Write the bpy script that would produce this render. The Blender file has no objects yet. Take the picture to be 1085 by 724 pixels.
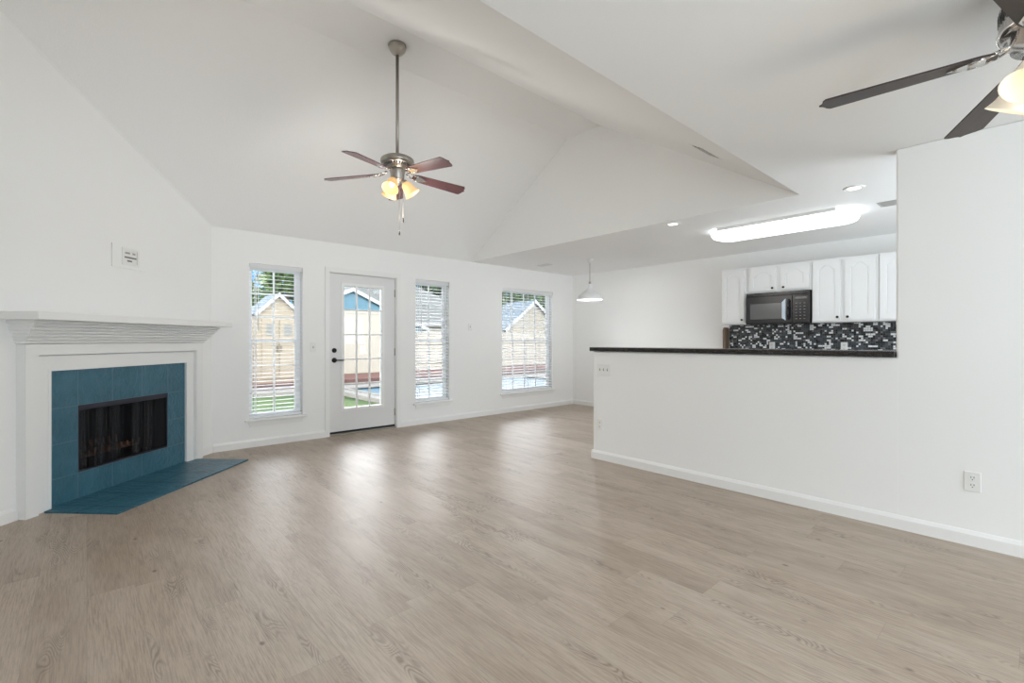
import bpy, bmesh, math, random
from mathutils import Vector, Matrix
PI = math.pi
R = math.radians
random.seed(7)
SC = bpy.context.scene
COL = SC.collection

# ------------------------------------------------------------------ camera
cam_d = bpy.data.cameras.new('camera')
cam = bpy.data.objects.new('camera', cam_d)
COL.objects.link(cam)
cam.location = (0, 0, 1.209)
cam.rotation_euler = (R(90), 0, -R(41.9))
cam_d.sensor_width = 36
cam_d.lens = 36 * 502 / 1085
cam_d.shift_y = -1.15 / 1085
cam_d.clip_start = .02
cam_d.clip_end = 300
SC.camera = cam
SC.view_settings.view_transform = 'Standard'
SC.view_settings.look = 'None'
SC.view_settings.exposure = 0.16
SC.view_settings.gamma = 1.0
SC.view_settings.use_curve_mapping = False
SC.cycles.max_bounces = 12
SC.cycles.diffuse_bounces = 8
SC.cycles.glossy_bounces = 4
SC.cycles.transparent_max_bounces = 24
SC.cycles.sample_clamp_indirect = 6
SC.cycles.caustics_reflective = False
SC.cycles.caustics_refractive = False

# ------------------------------------------------------------------ world
world = bpy.data.worlds.new('world')
SC.world = world
world.use_nodes = True
nt = world.node_tree
nt.nodes.clear()
def wn(t): return nt.nodes.new(t)
w_out = wn('ShaderNodeOutputWorld'); w_bg = wn('ShaderNodeBackground')
w_tc = wn('ShaderNodeTexCoord'); w_sep = wn('ShaderNodeSeparateXYZ')
w_noise = wn('ShaderNodeTexNoise'); w_noise.inputs['Scale'].default_value = 3.0; w_noise.inputs['Detail'].default_value = 5
w_add = wn('ShaderNodeMath'); w_add.operation = 'MULTIPLY_ADD'; w_add.inputs[1].default_value = .22
w_ramp = wn('ShaderNodeValToRGB')
els = w_ramp.color_ramp.elements
els[0].position = .0; els[0].color = (.30, .66, .95, 1)
els[1].position = 1.0; els[1].color = (.35, .62, 1.05, 1)
e = els.new(.20); e.color = (.16, .52, .92, 1)
e = els.new(.28); e.color = (.30, .70, 1.1, 1)
e = els.new(.35); e.color = (11.5, 11.8, 12.0, 1)
e = els.new(.58); e.color = (11.0, 11.4, 12.0, 1)
e = els.new(.70); e.color = (.60, .95, 1.5, 1)
nt.links.new(w_tc.outputs['Generated'], w_sep.inputs[0])
nt.links.new(w_tc.outputs['Generated'], w_noise.inputs['Vector'])
nt.links.new(w_noise.outputs['Fac'], w_add.inputs[0])
nt.links.new(w_sep.outputs['Z'], w_add.inputs[2])
nt.links.new(w_add.outputs[0], w_ramp.inputs[0])
nt.links.new(w_ramp.outputs[0], w_bg.inputs['Color'])
nt.links.new(w_bg.outputs[0], w_out.inputs['Surface'])
w_bg.inputs['Strength'].default_value = 1.0

# ------------------------------------------------------------------ sun, and added fill lights out of view
sun_d = bpy.data.lights.new('sun', 'SUN'); sun_d.energy = 2.4; sun_d.angle = R(.6); sun_d.color = (1, .95, .87)
sun = bpy.data.objects.new('sun', sun_d); COL.objects.link(sun)
sun.rotation_euler = Vector((.42, .62, -.62)).to_track_quat('-Z', 'Y').to_euler()

def area(name, loc, direction, sx, sy, power, color=(1, 1, 1)):
    d = bpy.data.lights.new(name, 'AREA'); d.shape = 'RECTANGLE'; d.size = sx; d.size_y = sy
    d.energy = power; d.color = color
    o = bpy.data.objects.new(name, d); COL.objects.link(o)
    o.location = loc
    o.rotation_euler = Vector(direction).to_track_quat('-Z', 'Y').to_euler()
    return o
area('rear_window_daylight', (.55, -2.7, 1.25), (0, 1, .12), 1.7, 2.0, 49, (.88, .95, 1))  # added fill from behind the camera, evens out the room
area('rear_window_daylight_b', (2.75, -2.7, 1.25), (-.35, 1, .2), 1.7, 2.0, 33, (.88, .95, 1))  # second added fill, angled towards the left
area('kitchen_window_daylight', (5.0, -.95, 1.35), (-.1, 1, .30), 1.8, 1.1, 40, (.86, .94, 1))  # added fill, unseen source, lifts the kitchen and its ceiling

# ------------------------------------------------------------------ materials
def mat(name, color, rough=.5, metal=0.0, **kw):
    m = bpy.data.materials.new(name); m.use_nodes = True
    b = m.node_tree.nodes['Principled BSDF']
    b.inputs['Base Color'].default_value = (*color, 1)
    b.inputs['Roughness'].default_value = rough
    b.inputs['Metallic'].default_value = metal
    if 'emit' in kw:
        b.inputs['Emission Color'].default_value = (*kw['emit'], 1)
        b.inputs['Emission Strength'].default_value = kw.get('strength', 1)
    if 'spec' in kw: b.inputs['Specular IOR Level'].default_value = kw['spec']
    if 'coat' in kw: b.inputs['Coat Weight'].default_value = kw['coat']; b.inputs['Coat Roughness'].default_value = .1
    return m

class N:
    """small helper to write node graphs"""
    def __init__(s, m):
        s.t = m.node_tree; s.b = s.t.nodes.get('Principled BSDF')
        s.tc = s.t.nodes.new('ShaderNodeTexCoord')
    def new(s, t, **props):
        n = s.t.nodes.new(t)
        for k, v in props.items(): setattr(n, k, v)
        return n
    def link(s, a, b): s.t.links.new(a, b)
    def put(s, sock, v):
        if hasattr(v, 'links'): s.link(v, sock)
        else: sock.default_value = v
    def math(s, op, a, b=0.0, c=None):
        n = s.new('ShaderNodeMath', operation=op)
        s.put(n.inputs[0], a); s.put(n.inputs[1], b)
        if c is not None: s.put(n.inputs[2], c)
        return n.outputs[0]
    def sep(s, v):
        n = s.new('ShaderNodeSeparateXYZ'); s.link(v, n.inputs[0]); return n.outputs
    def comb(s, x, y, z=0.0):
        n = s.new('ShaderNodeCombineXYZ')
        for i, v in enumerate((x, y, z)): s.put(n.inputs[i], v)
        return n.outputs[0]
    def noise(s, vec, scale, detail=3.0, rough=.5, dist=0.0):
        n = s.new('ShaderNodeTexNoise')
        s.link(vec, n.inputs['Vector']); n.inputs['Scale'].default_value = scale
        n.inputs['Detail'].default_value = detail; n.inputs['Roughness'].default_value = rough
        n.inputs['Distortion'].default_value = dist
        return n.outputs['Fac']
    def white(s, vec):
        n = s.new('ShaderNodeTexWhiteNoise', noise_dimensions='3D'); s.link(vec, n.inputs['Vector']); return n.outputs['Value']
    def ramp(s, fac, stops, interp='LINEAR'):
        n = s.new('ShaderNodeValToRGB'); n.color_ramp.interpolation = interp
        e = n.color_ramp.elements
        e[0].position, e[1].position = stops[0][0], stops[-1][0]
        e[0].color = (*stops[0][1], 1); e[1].color = (*stops[-1][1], 1)
        for p, c in stops[1:-1]:
            q = e.new(p); q.color = (*c, 1)
        s.link(fac, n.inputs[0]); return n.outputs[0]
    def mix(s, fac, a, b, blend='MIX'):
        n = s.new('ShaderNodeMix', data_type='RGBA', blend_type=blend)
        s.put(n.inputs[0], fac)
        for sock, v in ((n.inputs[6], a), (n.inputs[7], b)):
            if hasattr(v, 'links'): s.link(v, sock)
            else: sock.default_value = (*v, 1)
        return n.outputs[2]
    def bump(s, h, strength=.2, dist=.01):
        n = s.new('ShaderNodeBump'); n.inputs['Strength'].default_value = strength; n.inputs['Distance'].default_value = dist
        s.link(h, n.inputs['Height']); s.link(n.outputs[0], s.b.inputs['Normal'])
    def color(s, c): s.link(c, s.b.inputs['Base Color'])

def paint(name, c, rough=.6, scale=55, strength=.06):
    m = mat(name, c, rough); n = N(m)
    n.bump(n.noise(n.tc.outputs['Object'], scale, 3), strength, .004)
    return m

M = {}
M['wall'] = paint('wall_paint', (.87, .87, .86), .55)
M['ceil'] = paint('ceiling_paint', (.89, .89, .885), .8, 90, .08)
M['popcorn'] = paint('ceiling_texture', (.90, .90, .895), .9, 110, .5)
M['trim'] = mat('white_trim', (.84, .84, .83), .35)
M['door'] = mat('door_paint', (.76, .76, .76), .4)
M['white_plastic'] = mat('white_plastic', (.82, .82, .80), .3)
M['vinyl'] = mat('white_vinyl', (.93, .935, .94), .3)
M['dark'] = mat('near_black', (.012, .012, .013), .6)
M['black_metal'] = mat('black_metal', (.02, .02, .02), .35, .6)
M['grey_slot'] = mat('grey_slot', (.13, .13, .12), .6)
M['nickel'] = mat('brushed_nickel', (.42, .39, .35), .35, 1.0)
M['chrome'] = mat('bright_nickel', (.72, .70, .68), .18, 1.0)
M['brass_chain'] = mat('chain_metal', (.45, .40, .33), .35, 1.0)
M['bronze'] = mat('dark_bronze', (.05, .04, .035), .35, .8)
M['microwave'] = mat('microwave_black', (.012, .012, .014), .22)
M['microwave_glass'] = mat('microwave_window', (.12, .12, .12), .18)
M['keys'] = mat('key_print', (.22, .22, .22), .5)
M['cabinet'] = mat('cabinet_white', (.82, .82, .82), .32)
M['firebox'] = mat('firebox_steel', (.016, .015, .016), .6)
M['mesh'] = mat('fire_mesh', (.022, .022, .025), .5, .3)
_t = M['mesh'].node_tree; _tr = _t.nodes.new('ShaderNodeBsdfTransparent'); _mx = _t.nodes.new('ShaderNodeMixShader'); _mx.inputs[0].default_value = .45
_t.links.new(_tr.outputs[0], _mx.inputs[1]); _t.links.new(_t.nodes['Principled BSDF'].outputs[0], _mx.inputs[2]); _t.links.new(_mx.outputs[0], _t.nodes['Material Output'].inputs[0])
M['grate'] = mat('rusty_iron', (.17, .085, .055), .75, .3)
M['lintel'] = mat('black_bluing', (.035, .035, .05), .3, .5)
M['sticker'] = mat('pale_decal', (.62, .72, .82), .3)  # pale blue painted in for the blinds' reflection on the microwave

# glass that lets the light through
def glass(name, tint=(1, 1, 1), refl=.06):
    m = bpy.data.materials.new(name); m.use_nodes = True; t = m.node_tree; t.nodes.clear()
    o = t.nodes.new('ShaderNodeOutputMaterial'); mx = t.nodes.new('ShaderNodeMixShader')
    tr = t.nodes.new('ShaderNodeBsdfTransparent'); gl = t.nodes.new('ShaderNodeBsdfGlossy'); lw = t.nodes.new('ShaderNodeFresnel')
    tr.inputs[0].default_value = (*tint, 1); gl.inputs['Roughness'].default_value = .02
    lw.inputs['IOR'].default_value = 1.3
    t.links.new(lw.outputs[0], mx.inputs[0]); t.links.new(tr.outputs[0], mx.inputs[1]); t.links.new(gl.outputs[0], mx.inputs[2])
    t.links.new(mx.outputs[0], o.inputs[0])
    return m
M['glass'] = glass('window_glass')

# translucent blind slats
def slat_mat():
    m = mat('blind_white', (.95, .955, .96), .4); t = m.node_tree; b = t.nodes['Principled BSDF']
    tr = t.nodes.new('ShaderNodeBsdfTranslucent'); tr.inputs[0].default_value = (.85, .88, .92, 1)
    mx = t.nodes.new('ShaderNodeMixShader'); mx.inputs[0].default_value = .22
    t.links.new(b.outputs[0], mx.inputs[1]); t.links.new(tr.outputs[0], mx.inputs[2])
    t.links.new(mx.outputs[0], t.nodes['Material Output'].inputs[0])
    return m
M['slat'] = slat_mat()

# floor planks, long side along the room's depth (Y)
def floor_mat():
    m = mat('plank_floor', (.4, .34, .28), .3); n = N(m)
    x, y, z = n.sep(n.tc.outputs['Object'])
    PW, PL = .182, 1.22
    row = n.math('FLOOR', n.math('DIVIDE', x, PW))
    sh = n.math('MULTIPLY', n.white(n.comb(row, 3.7, 1.1)), PL)
    yy = n.math('DIVIDE', n.math('ADD', y, sh), PL)
    col = n.math('FLOOR', yy)
    idv = n.comb(row, col, 5.5)
    rnd = n.white(idv)
    rnd2 = n.white(n.comb(col, row, 9.1))
    fx = n.math('FRACT', n.math('DIVIDE', x, PW)); fy = n.math('FRACT', yy)
    ex = n.math('MINIMUM', fx, n.math('SUBTRACT', 1.0, fx))
    ey = n.math('MULTIPLY', n.math('MINIMUM', fy, n.math('SUBTRACT', 1.0, fy)), PL / PW)
    edge = n.math('MINIMUM', ex, ey)
    seam = n.math('LESS_THAN', edge, .008)
    off = n.math('MULTIPLY', rnd, 37.0)
    # grain coordinates, shifted for every plank
    g1 = n.comb(n.math('MULTIPLY', n.math('ADD', x, off), 1.0), n.math('MULTIPLY', n.math('ADD', y, off), .045), rnd2)
    fine = n.noise(g1, 170, 5, .72)
    g2 = n.comb(n.math('ADD', x, off), n.math('MULTIPLY', n.math('ADD', y, off), .22), rnd2)
    broad = n.noise(g2, 7, 3, .55, .4)
    field = n.noise(g2, 8.0, 2, .5, .3)
    lines = n.math('MULTIPLY_ADD', n.math('SINE', n.math('MULTIPLY', field, 190.0)), .5, .5)
    patch = n.noise(n.comb(n.math('MULTIPLY', n.math('ADD', x, off), 2.2), n.math('MULTIPLY', y, .42), rnd), 4.0, 2, .5)
    pm = n.ramp(patch, [(.55, (0, 0, 0)), (.66, (1, 1, 1))])
    cath = n.math('MULTIPLY', n.math('POWER', lines, 2.0), pm)
    vor = n.new('ShaderNodeTexVoronoi', feature='F1'); n.link(n.comb(n.math('MULTIPLY', x, 1.7), n.math('MULTIPLY', y, 1.0), 0.0), vor.inputs['Vector'])
    vor.inputs['Scale'].default_value = 3.0
    knot = n.ramp(vor.outputs['Distance'], [(.03, (1, 1, 1)), (.062, (0, 0, 0))])
    base = n.ramp(rnd, [(0, (.375, .298, .230)), (.5, (.418, .337, .264)), (1, (.455, .372, .296))])
    c = n.mix(n.ramp(fine, [(.42, (0, 0, 0)), (.66, (.85, .85, .85))]), base, (.265, .208, .158))
    c = n.mix(n.ramp(broad, [(.4, (0, 0, 0)), (.75, (.45, .45, .45))]), c, (.54, .475, .40))
    c = n.mix(n.math('MULTIPLY', cath, .62), c, (.17, .125, .09))
    c = n.mix(n.math('MULTIPLY', knot, .75), c, (.11, .08, .06))
    c = n.mix(n.math('MULTIPLY', seam, .28), c, (.20, .165, .13))
    n.color(c)
    rr = n.math('MULTIPLY_ADD', fine, .18, .33)
    n.link(rr, n.b.inputs['Roughness'])
    h = n.math('SUBTRACT', n.math('MULTIPLY', fine, .5), n.math('MULTIPLY', seam, 1.0))
    h = n.math('SUBTRACT', h, n.math('MULTIPLY', cath, .3))
    n.bump(h, .10, .003)
    return m
M['floor'] = floor_mat()

# slate-textured teal tiles: u along the wall, v up; grout lines given as lists
def tile_mat(name, us, vs, axis, gc=(.11, .20, .25)):
    m = mat(name, (.035, .11, .17), .32); n = N(m)
    x, y, z = n.sep(n.tc.outputs['Object'])
    u, v = (x, z) if axis == 'xz' else (x, y)
    g = None
    for val, s in [(a, u) for a in us] + [(a, v) for a in vs]:
        d = n.math('LESS_THAN', n.math('ABSOLUTE', n.math('SUBTRACT', s, val)), .0028 if axis == 'xz' else .008)
        g = d if g is None else n.math('MAXIMUM', g, d)
    vec = n.tc.outputs['Object']
    blot = n.noise(vec, 6, 4, .6, .6)
    c = n.ramp(blot, [(.3, (.026, .108, .158)), (.6, (.038, .138, .196)), (.8, (.058, .170, .228))])
    c = n.mix(n.math('MULTIPLY', g, .85), c, gc)
    n.color(c)
    slate = n.noise(n.comb(u, n.math('MULTIPLY', v, .6), 0.0), 16, 6, .6, 1.5)
    n.bump(n.math('SUBTRACT', slate, n.math('MULTIPLY', g, .6)), .8, .018)
    return m
M['tile_face'] = tile_mat('teal_tile', [1.507, 1.215, .925, .633], [.205, .455, .715], 'xz')
M['tile_hearth'] = tile_mat('teal_hearth_tile', [.50, .79, 1.08, 1.37, 1.66], [-.30], 'xy', (.012, .045, .07))

def mosaic_mat():
    m = mat('mosaic_tile', (.1, .1, .1), .15); n = N(m)
    x, y, z = n.sep(n.tc.outputs['Object'])
    S = .0235
    u = n.math('DIVIDE', y, S); v = n.math('DIVIDE', z, S)
    row = n.math('FLOOR', v)
    shift = n.math('FLOOR', n.math('MULTIPLY', n.white(n.comb(row, 2.2, 8.8)), 2.0))
    u2 = n.math('ADD', u, shift)
    pair = n.math('FLOOR', n.math('DIVIDE', u2, 2.0))
    merged = n.math('GREATER_THAN', n.white(n.comb(pair, row, 4.4)), .55)
    single = n.math('FLOOR', u2)
    cid = n.math('ADD', n.math('MULTIPLY', merged, n.math('MULTIPLY', pair, 2.0)), n.math('MULTIPLY', n.math('SUBTRACT', 1.0, merged), single))
    r = n.white(n.comb(cid, row, 1.3))
    c = n.ramp(r, [(0, (.010, .011, .013)), (.22, (.045, .052, .062)), (.52, (.075, .085, .098)), (.69, (.17, .18, .19)), (.76, (.86, .86, .86))], 'CONSTANT')
    fv = n.math('FRACT', v); fu = n.math('FRACT', u2)
    fp = n.math('FRACT', n.math('DIVIDE', u2, 2.0))
    eu = n.math('ADD', n.math('MULTIPLY', merged, n.math('MULTIPLY', n.math('MINIMUM', fp, n.math('SUBTRACT', 1.0, fp)), 2.0)),
                n.math('MULTIPLY', n.math('SUBTRACT', 1.0, merged), n.math('MINIMUM', fu, n.math('SUBTRACT', 1.0, fu))))
    ev = n.math('MINIMUM', fv, n.math('SUBTRACT', 1.0, fv))
    g = n.math('LESS_THAN', n.math('MINIMUM', eu, ev), .06)
    c = n.mix(g, c, (.12, .12, .12))
    n.color(c)
    n.bump(n.math('SUBTRACT', 1.0, g), .3, .002)
    return m
M['mosaic'] = mosaic_mat()

def granite_mat():
    m = mat('dark_granite', (.02, .018, .016), .16); n = N(m)
    s = n.noise(n.tc.outputs['Object'], 120, 4, .7)
    n.color(n.ramp(s, [(.4, (.007, .006, .006)), (.6, (.03, .024, .02)), (.75, (.13, .09, .06))]))
    return m
M['granite'] = granite_mat()

def wood_mat(name, a, b, rough=.35, axis=0, scale=6, coat=0):
    m = mat(name, a, rough, coat=coat); n = N(m)
    x, y, z = n.sep(n.tc.outputs['Object'])
    s = [x, y, z]; s[axis] = n.math('MULTIPLY', s[axis], .08)
    f = n.noise(n.comb(*s), scale * 10, 4, .6, .4)
    n.color(n.ramp(f, [(.3, a), (.7, b)]))
    return m
M['blade'] = wood_mat('blade_walnut', (.030, .021, .018), (.052, .035, .028), .45, 0)
M['blade_cherry'] = wood_mat('blade_cherry', (.085, .036, .040), (.13, .058, .060), .25, 0)
M['board_wood'] = wood_mat('board_wood', (.12, .075, .05), (.23, .16, .11), .5, 2)

def lamp_mat(name, c, s, edge, base=(.9, .85, .75)):
    m = mat(name, base, .4); n = N(m)
    lw = n.new('ShaderNodeLayerWeight'); lw.inputs[0].default_value = .35
    col = n.mix(lw.outputs['Facing'], c, edge)
    n.link(col, n.b.inputs['Emission Color']); n.b.inputs['Emission Strength'].default_value = s
    return m
M['shade_warm'] = lamp_mat('warm_glass_shade', (1.0, .74, .36), .62, (1.0, .46, .14), (.62, .40, .18))
M['shade_cream'] = lamp_mat('cream_glass_shade', (1.0, .88, .70), .20, (1.0, .82, .60))
M['bulb'] = mat('bulb_glow', (1, 1, 1), .4, emit=(1, .86, .6), strength=4)
M['bulb_soft'] = mat('bulb_soft_glow', (1, 1, 1), .4, emit=(1, .88, .66), strength=.5)
M['fluoro'] = mat('fluorescent_diffuser', (.9, .9, .9), .4, emit=(.90, .97, 1.0), strength=3.2)
M['can_glow'] = mat('downlight_glow', (.9, .9, .9), .4, emit=(1, .98, .94), strength=2.5)
M['pend_glow'] = mat('pendant_inner_glow', (.9, .9, .9), .4, emit=(1, .98, .95), strength=1.0)

def siding_mat(name, c, pitch=.12, vertical=False, rough=.6):
    m = mat(name, c, rough); n = N(m)
    x, y, z = n.sep(n.tc.outputs['Object'])
    f = n.math('FRACT', n.math('DIVIDE', (n.math('ADD', x, y) if vertical else z), pitch))
    n.bump(f, .6, pitch * .15)
    l = n.math('LESS_THAN', f, .07)
    n.color(n.mix(n.math('MULTIPLY', l, .3), c, tuple(q * .55 for q in c)))
    return m
M['siding_beige'] = siding_mat('beige_siding', (.26, .215, .155), .14)
M['siding_blue'] = siding_mat('blue_siding', (.075, .16, .21), .2)
M['siding_cream'] = siding_mat('cream_siding', (.27, .24, .19), .2)
M['fence'] = siding_mat('vinyl_fence_cream', (.29, .265, .215), .15, True, .4)
M['white_out'] = mat('white_exterior_trim', (.40, .40, .40), .5)
def speck(name, stops, scale, rough=.9, bump=.3, det=5):
    m = mat(name, stops[0][1], rough); n = N(m)
    f = n.noise(n.tc.outputs['Object'], scale, det, .65)
    n.color(n.ramp(f, stops)); n.bump(f, bump, .03); return m
M['shingle'] = speck('grey_shingles', [(.3, (.075, .08, .073)), (.7, (.15, .15, .135))], 7)
M['shingle_blue'] = speck('bluegrey_shingles', [(.3, (.08, .115, .14)), (.7, (.13, .165, .19))], 9)
M['lawn'] = speck('lawn_grass', [(.3, (.022, .055, .008)), (.5, (.05, .10, .014)), (.75, (.11, .15, .03))], 2.5)
M['patio'] = speck('patio_concrete', [(.3, (.20, .185, .16)), (.7, (.25, .235, .205))], 3)
M['mulch'] = speck('red_mulch', [(.3, (.11, .038, .028)), (.7, (.17, .075, .055))], 14)
M['timber'] = speck('dark_timber', [(.3, (.05, .025, .02)), (.7, (.10, .05, .04))], 6)
M['leaf'] = speck('tree_leaf', [(.3, (.018, .05, .009)), (.7, (.085, .14, .032))], 1.2)
M['leaf_dark'] = speck('tree_leaf_dark', [(.3, (.007, .026, .007)), (.7, (.035, .08, .02))], 1.2)
M['bark'] = speck('bark', [(.3, (.08, .055, .04)), (.7, (.16, .12, .09))], 5)
def pool_mat():
    m = mat('pool_water', (.055, .135, .185), .35, spec=.12); n = N(m)
    n.bump(n.noise(n.tc.outputs['Object'], 3, 3), .12, .05); return m
M['pool'] = pool_mat()

# ------------------------------------------------------------------ mesh helpers
def link_obj(name, me, parent=None, loc=(0, 0, 0), rot=(0, 0, 0)):
    o = bpy.data.objects.new(name, me); COL.objects.link(o)
    o.location = loc; o.rotation_euler = rot
    if parent: o.parent = parent
    return o
class MB:
    def __init__(s): s.bm = bmesh.new(); s.mats = []
    def mi(s, m):
        if m not in s.mats: s.mats.append(m)
        return s.mats.index(m)
    def faces(s, vs, fs, m=None, smooth=False):
        bv = [s.bm.verts.new(v) for v in vs]; i = s.mi(m) if m else 0; out = []
        for f in fs:
            try:
                q = s.bm.faces.new([bv[k] for k in f]); q.material_index = i; q.smooth = smooth; out.append(q)
            except ValueError: pass
        return bv, out
    def box(s, a, b, m=None, bev=0.0, T=None, seg=2):
        x0, y0, z0 = [min(p, q) for p, q in zip(a, b)]; x1, y1, z1 = [max(p, q) for p, q in zip(a, b)]
        vs = [(x0, y0, z0), (x1, y0, z0), (x1, y1, z0), (x0, y1, z0), (x0, y0, z1), (x1, y0, z1), (x1, y1, z1), (x0, y1, z1)]
        fs = [(0, 3, 2, 1), (4, 5, 6, 7), (0, 1, 5, 4), (1, 2, 6, 5), (2, 3, 7, 6), (3, 0, 4, 7)]
        if T: vs = [T @ Vector(v) for v in vs]
        bv, bf = s.faces(vs, fs, m)
        if bev > 0:
            ed = list({e for f in bf for e in f.edges})
            bmesh.ops.bevel(s.bm, geom=ed, offset=bev, segments=seg, affect='EDGES', profile=.5)
        return s
    def prism(s, pts, d, m=None, T=None, smooth=False):
        """pts: closed 3D polygon, extruded by vector d"""
        d = Vector(d); P = [Vector(p) for p in pts]; n = len(P)
        vs = P + [p + d for p in P]
        if T: vs = [T @ v for v in vs]
        fs = [tuple(range(n - 1, -1, -1)), tuple(range(n, 2 * n))] + [(i, (i + 1) % n, n + (i + 1) % n, n + i) for i in range(n)]
        s.faces(vs, fs, m, smooth); return s
    def lathe(s, prof, m=None, T=None, seg=32, cap=True, smooth=True):
        """prof: list of (r, z) turned about z"""
        vs = []; fs = []; k = len(prof)
        for i in range(seg):
            a = 2 * PI * i / seg
            for r, z in prof: vs.append((max(r, 1e-5) * math.cos(a), max(r, 1e-5) * math.sin(a), z))
        for i in range(seg):
            j = (i + 1) % seg
            for q in range(k - 1): fs.append((i * k + q, j * k + q, j * k + q + 1, i * k + q + 1))
        if cap:
            if prof[0][0] > 1e-4: fs.append(tuple(i * k for i in range(seg))[::-1])
            if prof[-1][0] > 1e-4: fs.append(tuple(i * k + k - 1 for i in range(seg)))
        if T: vs = [T @ Vector(v) for v in vs]
        bv, bf = s.faces(vs, fs, m, smooth)
        for f in bf:
            if len(f.verts) > 4: f.smooth = False
        return s
    def tube(s, pts, r, m=None, seg=10):
        P = [Vector(p) for p in pts]
        for a, b in zip(P[:-1], P[1:]):
            d = b - a
            T = Matrix.Translation(a) @ d.to_track_quat('Z', 'Y').to_matrix().to_4x4()
            s.lathe([(r, 0), (r, d.length)], m, T, seg)
        for p in P[1:-1]:
            s.lathe([(r * math.sin(t * PI / 6), -r * math.cos(t * PI / 6)) for t in range(7)], m, Matrix.Translation(p), seg)
        return s
    def holed(s, u0, u1, z0, z1, holes, T, th, m=None):
        """wall slab in local (u, z), front face at local y = 0, back at y = th, with rectangular openings"""
        us = sorted({u0, u1, *[h[0] for h in holes], *[h[1] for h in holes]}); zs = sorted({z0, z1, *[h[2] for h in holes], *[h[3] for h in holes]})
        def full(i, j):
            if not (0 <= i < len(us) - 1 and 0 <= j < len(zs) - 1): return False
            cu, cz = (us[i] + us[i + 1]) / 2, (zs[j] + zs[j + 1]) / 2
            return not any(h[0] < cu < h[1] and h[2] < cz < h[3] for h in holes)
        for i in range(len(us) - 1):
            for j in range(len(zs) - 1):
                if not full(i, j): continue
                a, b, c, d = us[i], us[i + 1], zs[j], zs[j + 1]
                q = lambda pts: s.faces([T @ Vector(p) for p in pts], [(0, 1, 2, 3)], m)
                q([(a, 0, c), (b, 0, c), (b, 0, d), (a, 0, d)]); q([(a, th, c), (a, th, d), (b, th, d), (b, th, c)])
                if not full(i - 1, j): q([(a, 0, c), (a, 0, d), (a, th, d), (a, th, c)])
                if not full(i + 1, j): q([(b, 0, c), (b, th, c), (b, th, d), (b, 0, d)])
                if not full(i, j - 1): q([(a, 0, c), (a, th, c), (b, th, c), (b, 0, c)])
                if not full(i, j + 1): q([(a, 0, d), (b, 0, d), (b, th, d), (a, th, d)])
        bmesh.ops.remove_doubles(s.bm, verts=s.bm.verts, dist=1e-5)
        return s
    def build(s, name, m=None, parent=None, loc=(0, 0, 0), rot=(0, 0, 0)):
        bmesh.ops.recalc_face_normals(s.bm, faces=s.bm.faces)
        me = bpy.data.meshes.new(name); s.bm.to_mesh(me); s.bm.free()
        for q in (s.mats or [m]): me.materials.append(q)
        return link_obj(name, me, parent, loc, rot)

def tag(o, label, cat=None, group=None, kind=None):
    o['label'] = label
    if cat: o['category'] = cat
    if group: o['group'] = group
    if kind: o['kind'] = kind
    return o
def thing(name, label, cat, loc=(0, 0, 0), rot=(0, 0, 0), group=None):
    o = bpy.data.objects.new(name, None); COL.objects.link(o); o.empty_display_size = .1
    o.location = loc; o.rotation_euler = rot
    return tag(o, label, cat, group)
def struct(o, label):
    o['kind'] = 'structure'; o['label'] = label; return o
def copy_tree(o, parent=None):
    c = o.copy(); COL.objects.link(c); c.parent = parent
    for ch in list(o.children): copy_tree(ch, c)
    return c

# ------------------------------------------------------------------ room shell (metres; +Y to the back wall)
H = 2.44
YB = 5.955           # back wall
XK = 6.911           # kitchen wall
XW = 3.879           # half wall / right wall
XG = 4.478           # gable
Y1, Y2, Y3, ZT = 3.955, 3.443, 1.355, 3.73
XL = -.56; YR = -2.8
AX = 1.0             # corner of fireplace wall and back wall
c45 = math.sqrt(.5)
# local frame of the fireplace wall: x = s along the wall from the corner, y = into the room, z up
FW = Matrix(((-c45, c45, 0, AX), (-c45, -c45, 0, YB), (0, 0, 1, 0), (0, 0, 0, 1)))
FW_ROT = (0, 0, math.atan2(-c45, -c45))   # rotation with det +1 for parts that are mirrored by hand
def slope_z(y):
    if y >= Y1: return H + (YB - y) * (ZT - H) / (YB - Y1)
    if y >= Y2: return ZT
    return H + (y - Y3) * (ZT - H) / (Y2 - Y3) if y > Y3 else H

mb = MB(); mb.box((XL - .2, YR - .2, -.12), (XK + .2, YB + .16, 0), M['floor'])
struct(mb.build('floor'), 'grey brown wood plank floor of the whole room')

WIN = [(1.362, 1.942, .315, 2.085), (3.496, 4.075, .315, 2.085), (5.122, 6.341, .33, 2.085)]
DOOR = (2.262, 3.192, 0, 2.075)
mb = MB()
mb.holed(AX - .25, XK + .15, 0, H + .012, WIN + [DOOR], Matrix.Translation((0, YB, 0)), .16, M['wall'])
struct(mb.build('wall_back'), 'white back wall with three windows and a glazed door')

S_END = 2.21
mb = MB()
TF = FW @ Matrix.Diagonal((1, -1, 1, 1))
mb.holed(-.12, S_END, 0, H, [(.633, 1.507, .0, .715)], TF, .14, M['wall'])
mb.prism([(-.12, 0, H), (S_END, 0, H), (S_END, 0, slope_z(YB - S_END * c45) + .05), (-.0, 0, H + .05), (-.12, 0, H + .02)], (0, .14, 0), M['wall'], TF)
struct(mb.build('wall_fireplace'), 'white diagonal wall behind the fireplace rising to the sloped ceiling')

yl = YB - S_END * c45; xl = AX - S_END * c45
mb = MB()
mb.prism([(xl, yl + .1, 0), (xl, YR, 0), (xl, YR, H), (xl, Y3, H), (xl, Y2, ZT + .05), (xl, Y1, ZT + .05), (xl, yl + .1, slope_z(yl + .1) + .05)], (-.14, 0, 0), M['wall'])
struct(mb.build('wall_left'), 'white wall to the left of the fireplace')

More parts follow.
